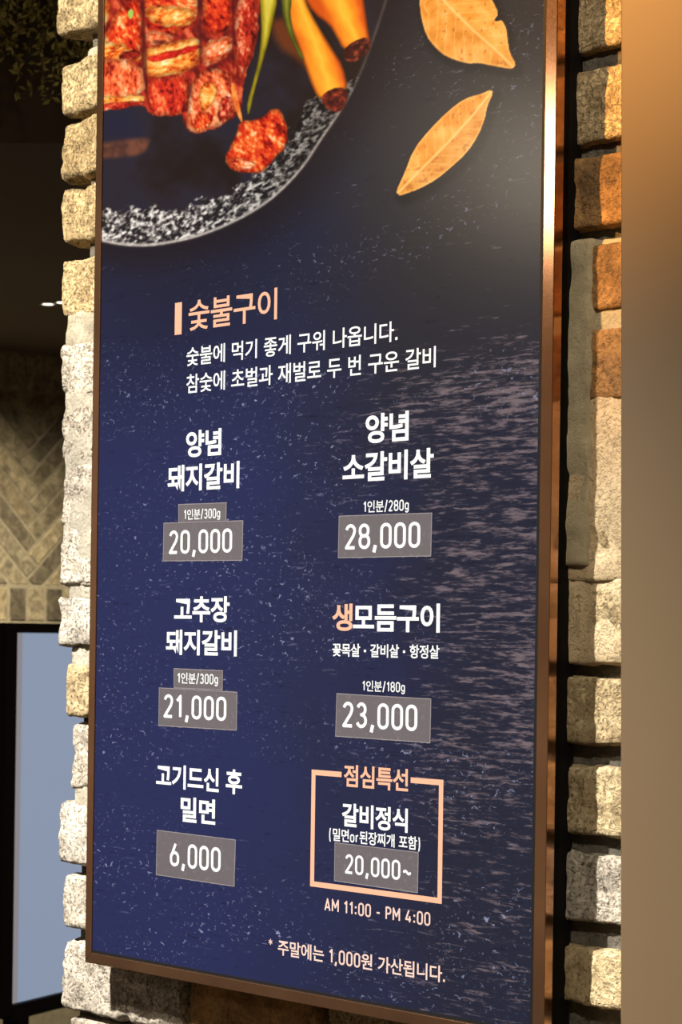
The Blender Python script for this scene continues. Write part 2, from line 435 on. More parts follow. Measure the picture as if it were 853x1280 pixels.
def sstep(a, b, x):
    tt = np.clip((x - a) / (b - a), 0, 1); return tt * tt * (3 - 2 * tt)
def poly_sd(poly, smooth=1):
    """signed distance (inside negative) to a polygon in drawing coordinates"""
    d = np.full(X.shape, 1e9); ins = np.zeros(X.shape, bool)
    for _ in range(smooth):      # corner cutting
        poly = [q for (a, b), (c, e) in zip(poly, poly[1:] + poly[:1]) for q in ((a * .75 + c * .25, b * .75 + e * .25), (a * .25 + c * .75, b * .25 + e * .75))]
    n = len(poly)
    for i in range(n):
        x0, y0 = poly[i]; x1, y1 = poly[(i + 1) % n]
        ex, ey = x1 - x0, y1 - y0
        tt = np.clip(((X - x0) * ex + (Y - y0) * ey) / (ex * ex + ey * ey + 1e-9), 0, 1)
        d = np.minimum(d, np.hypot(X - x0 - tt * ex, Y - y0 - tt * ey))
        if y0 != y1:
            cr = ((y0 > Y) != (y1 > Y)) & (X < (x1 - x0) * (Y - y0) / (y1 - y0) + x0)
            ins ^= cr
    return np.where(ins, -d, d)
RGB = np.zeros(X.shape + (3,)); A = np.zeros(X.shape)
def lay(mask, col):
    global RGB, A
    col = np.asarray(col, float)
    if col.ndim == 1: col = np.broadcast_to(col, RGB.shape)
    na = mask + A * (1 - mask)
    RGB = (col * mask[..., None] + RGB * (A * (1 - mask))[..., None]) / np.maximum(na, 1e-6)[..., None]
    A = na
def grad(v, stops):
    ps = [s[0] for s in stops]
    return np.stack([np.interp(v, ps, [s[1][k] for s in stops]) for k in range(3)], -1)
jit = (fbm(X, Y, 9, seed=3) - 0.5) * 5

# printed shadow round the plate, plate, speckled rim
plate = [(60, 285), (130, 303), (160, 308), (190, 308), (220, 303), (250, 296), (290, 280), (330, 258), (360, 232), (385, 203), (402, 175),
         (420, 150), (440, 118), (455, 85), (468, 50), (485, 0), (497, -60), (500, -150), (60, -150)]
sd = poly_sd(plate, 2)
lay(0.85 * (1 - sstep(0, 70, sd)) , (34, 27, 29))
lay(1 - sstep(-1, 1, sd), grad(fbm(X, Y, 60, seed=5) + (X - 130) / 900, [(0.2, (34, 34, 54)), (0.6, (42, 36, 44)), (0.9, (36, 26, 24))]))
wid = np.interp(X, [120, 165, 200, 330, 370, 400], [32, 52, 44, 34, 38, 44]) + (fbm(X, Y, 14, seed=8) - 0.5) * 26
wid = np.where(Y < 125, wid * np.clip((Y - 95) / 30, 0, 1), wid)
rim = (1 - sstep(-2, 2, -sd - wid)) * (1 - sstep(-1, 0.5, sd))
sp = (fbm(X, Y, 3.4, ang=-0.5, stretch=1.4, o=2, seed=11) - 0.5) * 1.15 + 0.5
spc = grad(sp, [(0.30, (36, 32, 34)), (0.46, (84, 78, 77)), (0.58, (132, 126, 122)), (0.72, (200, 194, 186)), (0.85, (236, 230, 222))])
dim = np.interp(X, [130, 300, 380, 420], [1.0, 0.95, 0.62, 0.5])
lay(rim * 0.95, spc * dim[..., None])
edge = np.exp(-((sd + 1.6) / 1.9) ** 2) * np.interp(Y, [0, 110, 150, 300], [0.25, 0.3, 0.8, 0.95])
lay(edge, np.broadcast_to(np.array([182, 172, 164.]), RGB.shape) * np.interp(X, [130, 360, 440], [1, 0.95, 0.8])[..., None])
# reflected blobs
lay((1 - sstep(-6, 2, poly_sd([(110, 180), (150, 173), (186, 170), (190, 178), (182, 192), (165, 198), (110, 200)]))) * 0.85, grad(fbm(X, Y, 12, seed=4), [(0.3, (78, 46, 38)), (0.7, (118, 70, 50))]))

def meat(poly, ang, pal, seed, s=9, st=2.4, soft=1.5, shade=9, rag=1.0):
    d = poly_sd(poly) + jit * rag
    m = 1 - sstep(-soft, soft, d)
    nz = 0.62 * fbm(X, Y, s, ang, st, 4, seed) + 0.38 * fbm(X, Y, s * 0.38, ang, 1.5, 2, seed + 1)
    nz = (nz - 0.5) * 1.8 + 0.58
    col = grad(nz, pal)
    col = col * (0.72 + 0.28 * sstep(0, shade, -d))[..., None]
    lay(m, col)
RED = [(0.15, (84, 14, 12)), (0.4, (182, 32, 18)), (0.62, (220, 66, 28)), (0.82, (240, 118, 52)), (0.98, (254, 190, 130))]
DRED = [(0.15, (60, 14, 14)), (0.5, (160, 32, 22)), (0.75, (200, 62, 36)), (0.95, (236, 150, 110))]
ORG = [(0.15, (150, 40, 18)), (0.4, (226, 104, 34)), (0.6, (244, 152, 62)), (0.85, (250, 196, 110)), (0.98, (255, 226, 170))]
PNK = [(0.15, (120, 28, 20)), (0.4, (216, 76, 38)), (0.6, (236, 118, 68)), (0.85, (248, 172, 118)), (0.98, (255, 228, 196))]
base = [(100, -150), (330, -150), (327, 0), (320, 60), (304, 102), (302, 140), (286, 152), (262, 164), (240, 168), (231, 158), (228, 142), (205, 146), (186, 142), (180, 131), (150, 136), (100, 140)]
lay(1 - sstep(-1.5, 1.5, poly_sd(base) + jit), grad(fbm(X, Y, 8, 1.0, 2, 3, 99), [(0.3, (96, 22, 20)), (0.6, (170, 44, 28)), (0.8, (214, 96, 60))]))
meat([(100, -150), (172, -150), (172, -5), (100, 2)], 0.3, RED, 20)
meat([(178, -150), (246, -150), (246, -22), (178, -16)], 0.2, ORG, 21)
meat([(252, -150), (324, -150), (322, -10), (252, -8)], 1.2, RED, 22)
meat([(100, 0), (132, -2), (140, 8), (132, 34), (126, 45), (100, 50)], 1.3, ORG, 23)
meat([(128, 52), (148, 8), (170, -4), (177, 4), (178, 68), (160, 76), (126, 78)], 1.1, RED, 24)
meat([(100, 50), (150, 52), (178, 70), (174, 78), (100, 76)], -0.2, ORG, 25, s=7)
meat([(148, 66), (174, 60), (174, 74), (150, 76)], 0, DRED, 26, s=6)
meat([(100, 74), (176, 74), (186, 124), (100, 130)], 1.35, PNK, 27, s=8)
meat([(100, 119), (142, 120), (180, 117), (181, 129), (146, 134), (100, 139)], -0.08, ORG, 28, s=6, shade=5)
meat([(100, 131), (180, 126), (180, 131), (146, 137), (100, 141)], 0, DRED, 29, s=6, shade=2)
meat([(179, -20), (246, -22), (247, 22), (238, 34), (205, 46), (180, 36)], 0.5, RED, 30)
meat([(180, 6), (240, 8), (244, 30), (214, 36), (182, 24)], -0.35, ORG, 31, s=8)
meat([(180, 38), (206, 40), (222, 50), (206, 56), (182, 56)], 0.4, PNK, 32, s=7)
meat([(178, 60), (206, 54), (250, 44), (252, 66), (246, 86), (206, 96), (180, 97)], -0.25, ORG, 33, s=9)
meat([(184, 71), (210, 65), (250, 55), (251, 61), (212, 74), (186, 79)], -0.25, [(0.2, (150, 20, 16)), (0.6, (206, 34, 24)), (0.9, (230, 70, 40))], 34, s=6, shade=2)
meat([(182, 96), (206, 97), (234, 90), (238, 134), (228, 144), (205, 146), (186, 143)], 1.3, [(0.15, (96, 18, 18)), (0.4, (186, 36, 24)), (0.65, (212, 62, 34)), (0.9, (236, 120, 70))], 35, s=7)
meat([(253, -10), (290, -10), (292, 30), (272, 46), (254, 40)], 0.9, RED, 36)
meat([(254, 52), (292, 42), (291, 66), (262, 84), (253, 80)], -0.5, PNK, 37, s=7)
meat([(293, -10), (325, -10), (320, 58), (304, 98), (294, 96)], 1.4, DRED, 38)
meat([(240, 100), (256, 86), (274, 84), (290, 94), (298, 136), (286, 151), (262, 163), (242, 167), (232, 158), (236, 122)], 1.0, PNK, 39, s=8)
meat([(250, 104), (268, 102), (272, 118), (262, 136), (250, 140)], 0.8, ORG, 40, s=7, shade=4)
meat([(274, 124), (286, 118), (292, 134), (284, 148), (272, 152)], 1.1, DRED, 41, s=7, shade=4)
meat([(242, 142), (268, 140), (262, 162), (242, 166)], 1.1, RED, 42, s=6, shade=4)
for gp in ([(176, -10), (181, -10), (185, 120), (182, 120), (177, 60)], [(247, -20), (252, -20), (253, 84), (249, 84)], [(290, -20), (293, -20), (293, 90), (291, 90)],
           [(256, 84), (274, 78), (272, 86), (258, 90)], [(236, 104), (241, 104), (234, 140), (231, 140)], [(192, 50), (208, 50), (206, 55), (194, 55)]):
    lay((1 - sstep(-1.5, 2.0, poly_sd(gp) + jit * 0.8)) * 0.6, (60, 18, 20))
lay((1 - sstep(-1, 1, poly_sd([(159, 16), (164, 10), (168, 16), (163, 26)]))), (150, 190, 80))
# brown glow under the bones, bones
lay((1 - sstep(-9, 5, poly_sd([(334, 24), (362, 20), (388, 92), (372, 76), (346, 60)]))) * 0.8, (116, 56, 26))
def bone(poly, axis, seed):
    d = poly_sd(poly); m = 1 - sstep(-1, 1, d)
    (xa, ya), (xb, yb) = axis
    L = math.hypot(xb - xa, yb - ya); cr = ((X - xa) * (yb - ya) - (Y - ya) * (xb - xa)) / L
    nz = fbm(X, Y, 12, 1.1, 2.0, 3, seed)
    col = grad(cr / 22 + (nz - 0.5) * 0.5, [(-1, (196, 80, 20)), (-0.45, (236, 140, 34)), (0.1, (248, 184, 56)), (0.5, (240, 150, 36)), (1, (204, 84, 22))])
    col = col * (0.6 + 0.4 * sstep(0, 5, -d))[..., None]
    lay(m, col)
bone([(370, -150), (452, -150), (452, -20), (455, 0), (461, 42), (464, 54), (440, 62), (429, 62), (420, 45), (412, 31), (392, 17), (378, -6)], ((408, -30), (446, 60)), 51)
lay(1 - sstep(-1.5, 1, poly_sd([(429, 63), (440, 52), (460, 45), (465, 53), (461, 67), (443, 79), (430, 75)])), grad(fbm(X, Y, 6, seed=52), [(0.3, (46, 18, 16)), (0.55, (70, 28, 22)), (0.8, (150, 66, 38))]))
bone([(352, -60), (372, -40), (381, 0), (395, 28), (418, 65), (429, 82), (436, 113), (423, 112), (401, 126), (392, 113), (381, 82), (372, 56), (361, 28), (357, 0)], ((372, 0), (414, 118)), 53)
lay(1 - sstep(-1.5, 1, poly_sd([(400, 126), (406, 115), (423, 108), (436, 113), (434, 129), (426, 141), (412, 139)])), grad(fbm(X, Y, 6, seed=54), [(0.3, (52, 18, 16)), (0.55, (96, 32, 22)), (0.8, (168, 66, 36))]))
# loose piece of meat, sliver, chillies
meat([(280, 199), (289, 181), (296, 165), (300, 152), (318, 150), (331, 146), (341, 135), (351, 137), (360, 160), (359, 182), (340, 203), (327, 216), (310, 216), (289, 213)], 1.0, RED, 61, s=8, shade=6, rag=0.6)
meat([(283, 196), (310, 200), (322, 206), (312, 212), (290, 210)], 0.2, PNK, 62, s=5, shade=3, rag=0.6)
lay(1 - sstep(-1, 1, poly_sd([(288, 104), (294, 104), (298, 124), (304, 152), (301, 153), (292, 130)])), grad(fbm(X, Y, 7, seed=63), [(0.3, (214, 96, 34)), (0.7, (244, 150, 70))]))
def chilli(poly, pal, seed):
    d = poly_sd(poly)
    lay(1 - sstep(-1, 0.8, d), grad(np.clip(-d / 7, 0, 1) + (fbm(X, Y, 9, 1.3, 3, 3, seed) - 0.5) * 0.6, pal))
chilli([(318, -60), (346, -60), (347, 0), (344, 17), (336, 51), (326, 87), (318, 115), (312, 143), (309, 142), (309, 127), (316, 104), (323, 76), (327, 42), (326, 20), (325, 0)],
       [(0, (96, 86, 16)), (0.4, (150, 136, 26)), (0.8, (190, 174, 50)), (1.1, (212, 198, 84))], 71)
chilli([(350, -40), (366, -40), (365, 0), (363, 20), (368, 48), (381, 73), (379, 76), (371, 65), (358, 36), (353, 17), (352, 0)],
       [(0, (60, 66, 18)), (0.5, (104, 106, 30)), (1.0, (146, 146, 54))], 72)
# two bay leaves
def leaf(poly, rib, seed, half):
    d = poly_sd(poly); m = 1 - sstep(-0.9, 0.9, d)
    dr = np.full(X.shape, 1e9); side = np.zeros(X.shape); along = np.zeros(X.shape); acc = 0
    for (xa, ya), (xb, yb) in zip(rib[:-1], rib[1:]):
        ex, ey = xb - xa, yb - ya; L = math.hypot(ex, ey)
        tt = np.clip(((X - xa) * ex + (Y - ya) * ey) / L ** 2, 0, 1)
        dd = np.hypot(X - xa - tt * ex, Y - ya - tt * ey)
        near = dd < dr; dr = np.where(near, dd, dr); along = np.where(near, acc + tt * L, along)
        side = np.where(near, np.sign((X - xa) * ey - (Y - ya) * ex), side); acc += L
    nz = fbm(X, Y, 16, seed=seed); spots = fbm(X, Y, 5, seed=seed + 1, o=2)
    col = grad(nz, [(0.25, (216, 136, 44)), (0.5, (236, 160, 66)), (0.75, (246, 180, 92))])
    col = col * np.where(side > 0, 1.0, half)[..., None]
    vein = (np.abs(((along - dr * 0.9) / 15.0) % 1.0 - 0.5) < 0.06) * 0.35 * np.clip(dr / 4 - 0.4, 0, 1)
    col = col * (1 - vein[..., None]) + np.array([252, 204, 126.]) * vein[..., None]
    sm = (sstep(0.70, 0.78, spots) * 0.5)[..., None]
    col = col * (1 - sm) + np.array([168, 92, 34.]) * sm
    mr = np.exp(-(dr / 1.5) ** 2)[..., None] * 0.8
    col = col * (1 - mr) + np.array([255, 206, 128.]) * mr
    ed = np.exp(-((d + 1.0) / 1.2) ** 2)[..., None] * 0.45
    col = col * (1 - ed) + np.array([250, 196, 112.]) * ed
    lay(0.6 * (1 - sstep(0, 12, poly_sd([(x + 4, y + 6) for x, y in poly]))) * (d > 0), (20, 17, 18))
    lay(m, col)
z4 = lambda pts: [(480 + x / 4.062, y / 4.062) for x, y in pts]
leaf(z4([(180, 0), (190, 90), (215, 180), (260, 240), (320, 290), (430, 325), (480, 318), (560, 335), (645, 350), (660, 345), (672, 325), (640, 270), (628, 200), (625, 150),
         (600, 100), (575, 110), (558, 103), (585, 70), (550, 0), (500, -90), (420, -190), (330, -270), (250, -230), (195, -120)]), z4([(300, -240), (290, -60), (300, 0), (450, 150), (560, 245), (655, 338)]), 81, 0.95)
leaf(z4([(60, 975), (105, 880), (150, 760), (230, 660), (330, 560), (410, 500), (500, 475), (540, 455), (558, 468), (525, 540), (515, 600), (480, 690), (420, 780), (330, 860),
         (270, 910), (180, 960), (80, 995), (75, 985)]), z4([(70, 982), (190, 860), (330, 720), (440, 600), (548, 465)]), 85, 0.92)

def s2l(c):
    c = np.clip(c / 255.0, 0, 1); return np.where(c <= 0.04045, c / 12.92, ((c + 0.055) / 1.055) ** 2.4)
nu, nv = len(us), len(vs_)
verts = np.stack([UU.ravel(), np.zeros(UU.size), VV.ravel()], 1)
ii, kk = np.meshgrid(np.arange(nu - 1), np.arange(nv - 1)); b0 = (kk * nu + ii).ravel()
faces = np.stack([b0, b0 + 1, b0 + nu + 1, b0 + nu], 1)
me = bpy.data.meshes.new('printed_panel')
me.vertices.add(len(verts)); me.vertices.foreach_set('co', verts.ravel().astype(np.float32))
me.loops.add(faces.size); me.loops.foreach_set('vertex_index', faces.ravel().astype(np.int32))
me.polygons.add(len(faces)); me.polygons.foreach_set('loop_start', np.arange(0, faces.size, 4, dtype=np.int32))
me.update(calc_edges=True); me.validate()
ca = me.color_attributes.new('food_print', 'FLOAT_COLOR', 'POINT')
rgba = np.concatenate([s2l(RGB).reshape(-1, 3), A.reshape(-1, 1)], 1).astype(np.float32)
ca.data.foreach_set('color', rgba.ravel())

t = NT('slate_menu_print')
tc = t.n('ShaderNodeTexCoord'); sep = t.n('ShaderNodeSeparateXYZ'); t.l(tc.outputs['Object'], sep.inputs[0])
def mapr(v, a, b, c=0.0, d=1.0, smooth=True):
    nd = t.n('ShaderNodeMapRange'); nd.interpolation_type = 'SMOOTHSTEP' if smooth else 'LINEAR'
    for k, x in zip((1, 2, 3, 4), (a, b, c, d)): nd.inputs[k].default_value = x
    t.l(v, nd.inputs[0]); return nd.outputs[0]
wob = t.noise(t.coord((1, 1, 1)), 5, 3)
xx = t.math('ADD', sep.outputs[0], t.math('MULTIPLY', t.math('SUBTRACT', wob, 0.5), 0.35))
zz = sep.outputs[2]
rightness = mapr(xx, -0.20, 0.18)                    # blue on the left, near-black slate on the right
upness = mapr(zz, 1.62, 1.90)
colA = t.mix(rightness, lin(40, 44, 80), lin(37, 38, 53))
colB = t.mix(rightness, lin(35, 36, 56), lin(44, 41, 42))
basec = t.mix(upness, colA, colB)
# horizontal ridges of the slate, stronger to the right and in the middle
st1 = t.noise(t.coord((24, 1, 215), rot=(0, 0.05, 0)), 1.0, 4, 0.62, 0.35)
st2 = t.noise(t.coord((85, 1, 420), rot=(0, -0.06, 0)), 1.0, 3, 0.6, 0.3)
st3 = t.noise(t.coord((150, 1, 260), rot=(0, 0.6, 0)), 1.0, 3, 0.6, 0.8)
big = t.noise(t.coord((3, 1, 9)), 1.0, 3, 0.6, 0.4)
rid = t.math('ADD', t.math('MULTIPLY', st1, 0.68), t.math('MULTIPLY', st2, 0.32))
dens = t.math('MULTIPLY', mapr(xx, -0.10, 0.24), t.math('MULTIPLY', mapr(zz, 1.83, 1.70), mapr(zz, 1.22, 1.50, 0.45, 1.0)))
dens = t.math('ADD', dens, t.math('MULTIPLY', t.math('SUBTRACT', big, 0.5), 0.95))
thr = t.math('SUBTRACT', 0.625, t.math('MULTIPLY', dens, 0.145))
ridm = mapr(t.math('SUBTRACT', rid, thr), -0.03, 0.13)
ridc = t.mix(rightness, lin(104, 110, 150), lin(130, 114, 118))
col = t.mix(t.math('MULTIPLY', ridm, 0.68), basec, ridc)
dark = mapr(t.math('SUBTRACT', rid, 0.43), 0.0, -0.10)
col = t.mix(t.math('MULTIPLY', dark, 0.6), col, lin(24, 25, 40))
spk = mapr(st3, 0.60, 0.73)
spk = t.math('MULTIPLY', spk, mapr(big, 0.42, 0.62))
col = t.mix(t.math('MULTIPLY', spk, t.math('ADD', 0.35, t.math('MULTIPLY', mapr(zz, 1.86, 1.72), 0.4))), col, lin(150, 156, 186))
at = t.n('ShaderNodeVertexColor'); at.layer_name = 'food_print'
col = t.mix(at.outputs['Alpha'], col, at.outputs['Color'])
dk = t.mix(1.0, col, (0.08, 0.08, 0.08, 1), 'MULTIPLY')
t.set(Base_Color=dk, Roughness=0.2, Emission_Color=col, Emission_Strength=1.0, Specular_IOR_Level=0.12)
me.materials.append(t.m)
panel = bpy.data.objects.new('printed_panel', me); COL.objects.link(panel); to_sign(panel)
tag(panel, 'dark slate print with grilled meat, bones, chillies and bay leaves')

# ---- lettering (left, right, bottom, top in millimetres on the sheet)
# Hangul outlines come from the built-in text object; digits and Latin letters are drawn as even strokes
def arc(cx, cy, rx, ry, a0, a1, n=14):
    return [(cx + rx * math.cos(math.radians(a0 + (a1 - a0) * i / n)), cy + ry * math.sin(math.radians(a0 + (a1 - a0) * i / n))) for i in range(n + 1)]
def stadium(w, h, y0=0.0, r=None):
    r = r or w / 2
    return arc(w - r, y0 + h - r, r, r, 0, 90, 6) + arc(r, y0 + h - r, r, r, 90, 180, 6) + arc(r, y0 + r, r, r, 180, 270, 6) + arc(w - r, y0 + r, r, r, 270, 360, 6) + [(w, y0 + h - r)]
GLYPH = {   # advance, list of centre lines (cap height 0.86 between stroke centres)
    '0': (.40, [stadium(.40, .86, 0, .19)]),
    '1': (.26, [[(.02, .66), (.20, .86), (.20, 0)]]),
    '2': (.40, [arc(.20, .66, .19, .20, 170, -20, 12) + [(.33, .46), (.0, .0), (.40, 0)]]),
    '3': (.40, [arc(.19, .655, .18, .205, 160, -90, 12) + [(.15, .45)], [(.15, .45)] + arc(.19, .225, .205, .225, 90, -160, 14)]),
    '4': (.44, [[(.25, .86), (.0, .20), (.44, .20)], [(.33, .45), (.33, 0)]]),
    '6': (.40, [[(.25, .86), (.035, .38)], stadium(.40, .50, 0, .19)]),
    '8': (.40, [stadium(.38, .42, .44, .185), stadium(.42, .46, 0, .20)]),
    ',': (.11, [[(.08, .08), (.01, -.20)]]),
    '.': (.08, [[(.04, -.03), (.04, .12)]]),
    ':': (.10, [[(.05, .02), (.05, .17)], [(.05, .46), (.05, .61)]]),
    '/': (.26, [[(.0, -.10), (.26, .96)]]),
    'g': (.36, [stadium(.36, .52, .08, .17), [(.36, .60), (.36, .02)] + arc(.18, .0, .18, .17, 0, -155, 10)]),
    'o': (.38, [stadium(.38, .56, 0, .18)]),
    'r': (.24, [[(.03, .56), (.03, 0)], [(.03, .40)] + arc(.19, .38, .15, .17, 150, 75, 6)]),
    'A': (.46, [[(.0, 0), (.23, .86), (.46, 0)], [(.08, .24), (.38, .24)]]),
    'M': (.54, [[(.0, 0), (.0, .86), (.27, .30), (.54, .86), (.54, 0)]]),
    'P': (.40, [[(.0, 0), (.0, .86), (.20, .86)] + arc(.20, .63, .20, .23, 90, -90, 10) + [(.0, .40)]]),
    '-': (.28, [[(.0, .36), (.28, .36)]]),
    '~': (.46, [[(.02 + .42 * i / 16, .36 + .07 * math.sin(2 * math.pi * i / 16)) for i in range(17)]]),
    '*': (.34, [[(.17, .92), (.17, .50)], [(.01, .81), (.33, .61)], [(.01, .61), (.33, .81)]]),
    '(': (.16, [arc(.42, .38, .42, .92, 142, 218, 10)]),
    ')': (.16, [arc(-.26, .38, .42, .92, 38, -38, 10)]),
    '•': (.14, [[(.07, .30), (.07, .50)]])}
_ch = {}
def hangul(ch, bold):
    if (ch, bold) not in _ch:
        cu = bpy.data.curves.new('glyph', 'FONT'); cu.body = ch; cu.size = 1.0; cu.resolution_u = 4; cu.offset = bold
        o = bpy.data.objects.new('glyph', cu); COL.objects.link(o)
        m = bpy.data.meshes.new_from_object(o.evaluated_get(bpy.context.evaluated_depsgraph_get()))
        V = np.array([v.co[:2] for v in m.vertices]); Fc = [tuple(p.vertices) for p in m.polygons]
        bpy.data.objects.remove(o); bpy.data.curves.remove(cu); bpy.data.meshes.remove(m)
        _ch[(ch, bold)] = (V, Fc)
    return _ch[(ch, bold)]
def stroke(pts, w):
    V, Fc = [], []
    h = w / 2
    for (x0, y0), (x1, y1) in zip(pts[:-1], pts[1:]):
        L = math.hypot(x1 - x0, y1 - y0)
        if L < 1e-6: continue
        nx, ny = -(y1 - y0) / L * h, (x1 - x0) / L * h; b = len(V)
        V += [(x0 + nx, y0 + ny), (x0 - nx, y0 - ny), (x1 - nx, y1 - ny), (x1 + nx, y1 + ny)]; Fc.append((b, b + 1, b + 2, b + 3))
    for (x, y) in pts[1:-1]:
        b = len(V); V += [(x + h * math.cos(k * math.pi / 5), y + h * math.sin(k * math.pi / 5)) for k in range(10)]; Fc.append(tuple(range(b, b + 10)))
    if len(pts) == 2:      # dots and bars get square ends already
        pass
    return V, Fc
def text_mesh(body, bold, sw=0.13, latin=0.86, gap=0.12, adv=0.90):
    V, Fc, x = [], [], 0.0
    for ch in body:
        if ch == ' ': x += 0.30; continue
        if ch in GLYPH:
            a, lines = GLYPH[ch]; x += gap * latin * 0.5
            wd = sw * (1.15 if ch in '.,:•' else 1.0) * (1.6 if ch == '•' else 0.5 if ch == '*' else 1.0)
            for ln in lines:
                v, f = stroke(ln, wd); b = len(V)
                V += [(x + p[0] * latin + sw * latin * .5, p[1] * latin) for p in v]; Fc += [tuple(i + b for i in q) for q in f]
            x += (a + sw) * latin + gap * latin * 0.5
        else:
            v, f = hangul(ch, bold); b = len(V)
            V += [(x + p[0], p[1]) for p in v]; Fc += [tuple(i + b for i in q) for q in f]; x += adv
    return np.array(V), Fc
def lettering(name, body, mat, x0, x1, z0, z1, bold, parent, yy=-0.0003, rot=0.0, sw=0.13):
    V, Fc = text_mesh(body, bold, sw)
    lo = V.min(0); hi = V.max(0)
    dx = ((V[:, 0] - lo[0]) / (hi[0] - lo[0]) - 0.5) * (x1 - x0); dz = ((V[:, 1] - lo[1]) / (hi[1] - lo[1]) - 0.5) * (z1 - z0)
    cx, cz = (x0 + x1) / 2, (z0 + z1) / 2
    c, s = math.cos(rot), math.sin(rot)
    co = np.stack([cx + dx * c - dz * s, np.full(len(V), yy), cz + dx * s + dz * c], 1)
    o = mesh_obj(name, [tuple(p) for p in co], Fc, mat)
    o.parent = parent
    return o
TEXTS = [
    ('숯불구이', 'o', -229.6, -95.7, 1802.0, 1832.7, .012),
    ('숯불에 먹기 좋게 구워 나옵니다.', 'w', -232.1, 69.9, 1766.6, 1785.5, .010),
    ('참숯에 초벌과 재벌로 두 번 구운 갈비', 'w', -231.6, 118.8, 1739.2, 1758.4, .010),
    ('양념', 'w', -230.9, -176.1, 1674.5, 1701.5, .026),
    ('돼지갈비', 'w', -259.6, -148.0, 1640.8, 1667.6, .026),
    ('양념', 'w', 29.5, 85.8, 1675.1, 1702.4, .026),
    ('소갈비살', 'w', -0.4, 118.0, 1640.1, 1667.2, .026),
    ('1인분/280g', 'w', 28.3, 87.4, 1609.9, 1622.4, .010),
    ('고추장', 'w', -246.1, -160.0, 1508.6, 1534.6, .026),
    ('돼지갈비', 'w', -258.9, -148.3, 1475.4, 1500.9, .026),
    ('생', 'o', -12.0, 15.6, 1501.8, 1527.3, .026),
    ('모듬구이', 'w', 16.4, 128.4, 1501.3, 1527.3, .026),
    ('꽃목살 • 갈비살 • 항정살', 'w', -11.1, 128.3, 1477.8, 1490.2, .018),
    ('1인분/180g', 'w', 30.1, 85.6, 1445.0, 1456.4, .010),
    ('고기드신 후', 'w', -271.6, -137.6, 1339.8, 1364.2, .026),
    ('밀면', 'w', -231.5, -177.4, 1307.4, 1332.7, .026),
    ('점심특선', 'o', 6.8, 91.3, 1356.7, 1377.5, .022),
    ('갈비정식', 'w', 5.0, 91.5, 1319.6, 1341.6, .026),
    ('(밀면or된장찌개 포함)', 'w', -12.1, 107.6, 1303.9, 1317.2, .014),
    ('AM 11:00 - PM 4:00', 'p', -17.2, 121.6, 1238.4, 1250.7, .012),
    ('* 주말에는 1,000원 가산됩니다.', 'p', -95.4, 140.8, 1188.2, 1204.6, .014)]
for body, c, x0, x1, z0, z1, bold in TEXTS:
    lettering('lettering', body, {'w': M_WHITE, 'o': M_ORANGE, 'p': M_PALE}[c], x0 / 1000, x1 / 1000, z0 / 1000, z1 / 1000, bold, panel)
def flat_shape(name, poly, mat, parent, y0=-0.0003):
    v, f = prism(poly, y0, y0 + 0.0002); o = mesh_obj(name, v, f, mat); o.parent = parent; return o
flat_shape('heading_bar', [(-.2515, .1 + 1.7002), (-.2407, 1.8002), (-.2407, 1.8327), (-.2515, 1.8327)], M_ORANGE, panel)
bx0, bx1, bz0, bz1, bt = -.0375, .1354, 1.2597, 1.3702, .0050
g0, g1 = .0035, .0945
flat_shape('lunch_box_outline', [(bx0, bz0), (bx1, bz0), (bx1, bz1), (g1, bz1), (g1, bz1 - bt), (bx1 - bt * 1.05, bz1 - bt), (bx1 - bt * 1.05, bz0 + bt), (bx0 + bt * 1.05, bz0 + bt),
                                 (bx0 + bt * 1.05, bz1 - bt), (g0, bz1 - bt), (g0, bz1), (bx0, bz1)], M_ORANGE, panel)
# ---- taped-on price stickers
def sticker(corners, body, tx, bold, small=False, ragged=True, label=None, rot=0.0):
    (ax, az), (bx, bz), (cx, cz), (dx, dz) = [(x / 1000, z / 1000) for x, z in corners]     # tl, tr, br, bl
    poly = []
    def run(p, q, n, rag):
        for i in range(n):
            s = i / n; poly.append((p[0] + s * (q[0] - p[0]) + random.uniform(-rag, rag), p[1] + s * (q[1] - p[1]) + random.uniform(-rag, rag)))
    rg = 0.0007 if ragged else 0.0003
    run((dx, dz), (cx, cz), 34, rg); run((cx, cz), (bx, bz), 8, 0.0002); run((bx, bz), (ax, az), 26, rg * 0.5); run((ax, az), (dx, dz), 8, 0.0002)
    y0 = -0.0006 if not small else -0.0009
    v, f = prism(poly, y0, y0 + 0.0004); o = to_sign(mesh_obj('price_sticker', v, f, M_STICK)); tag(o, label)
    # whitish cut edge, a hair proud of the sheet
    k = 0.0007
    ring_o = [(dx, dz), (cx, cz), (bx, bz), (ax, az)]
    ring_i = [(dx + k, dz + k), (cx - k, cz + k), (bx - k, bz - k), (ax + k, az - k)]
    vv = [(x, y0 - 0.0001, z) for x, z in ring_o + ring_i]
    e = mesh_obj('cut_edge', vv, [(i, (i + 1) % 4, (i + 1) % 4 + 4, i + 4) for i in range(4)], M_STICKEDGE); e.parent = o
    x0, x1, z0, z1 = [q / 1000 for q in tx]
    lettering('lettering', body, M_WHITE, x0, x1, z0, z1, bold, o, y0 - 0.0002, rot)
    return o
sticker([(-264.6, 1609.7), (-141.0, 1608.9), (-141.5, 1569.4), (-265.0, 1570.5)], '20,000', (-255.5, -157.0, 1573.9, 1601.6), .016, label='grey price sticker reading 20,000 under the upper left dish')
sticker([(-241.0, 1627.9), (-166.0, 1627.3), (-166.2, 1608.3), (-240.6, 1608.9)], '1인분/300g', (-231.5, -175.3, 1610.3, 1622.5), .010, True, label='small grey portion sticker above the 20,000 price')
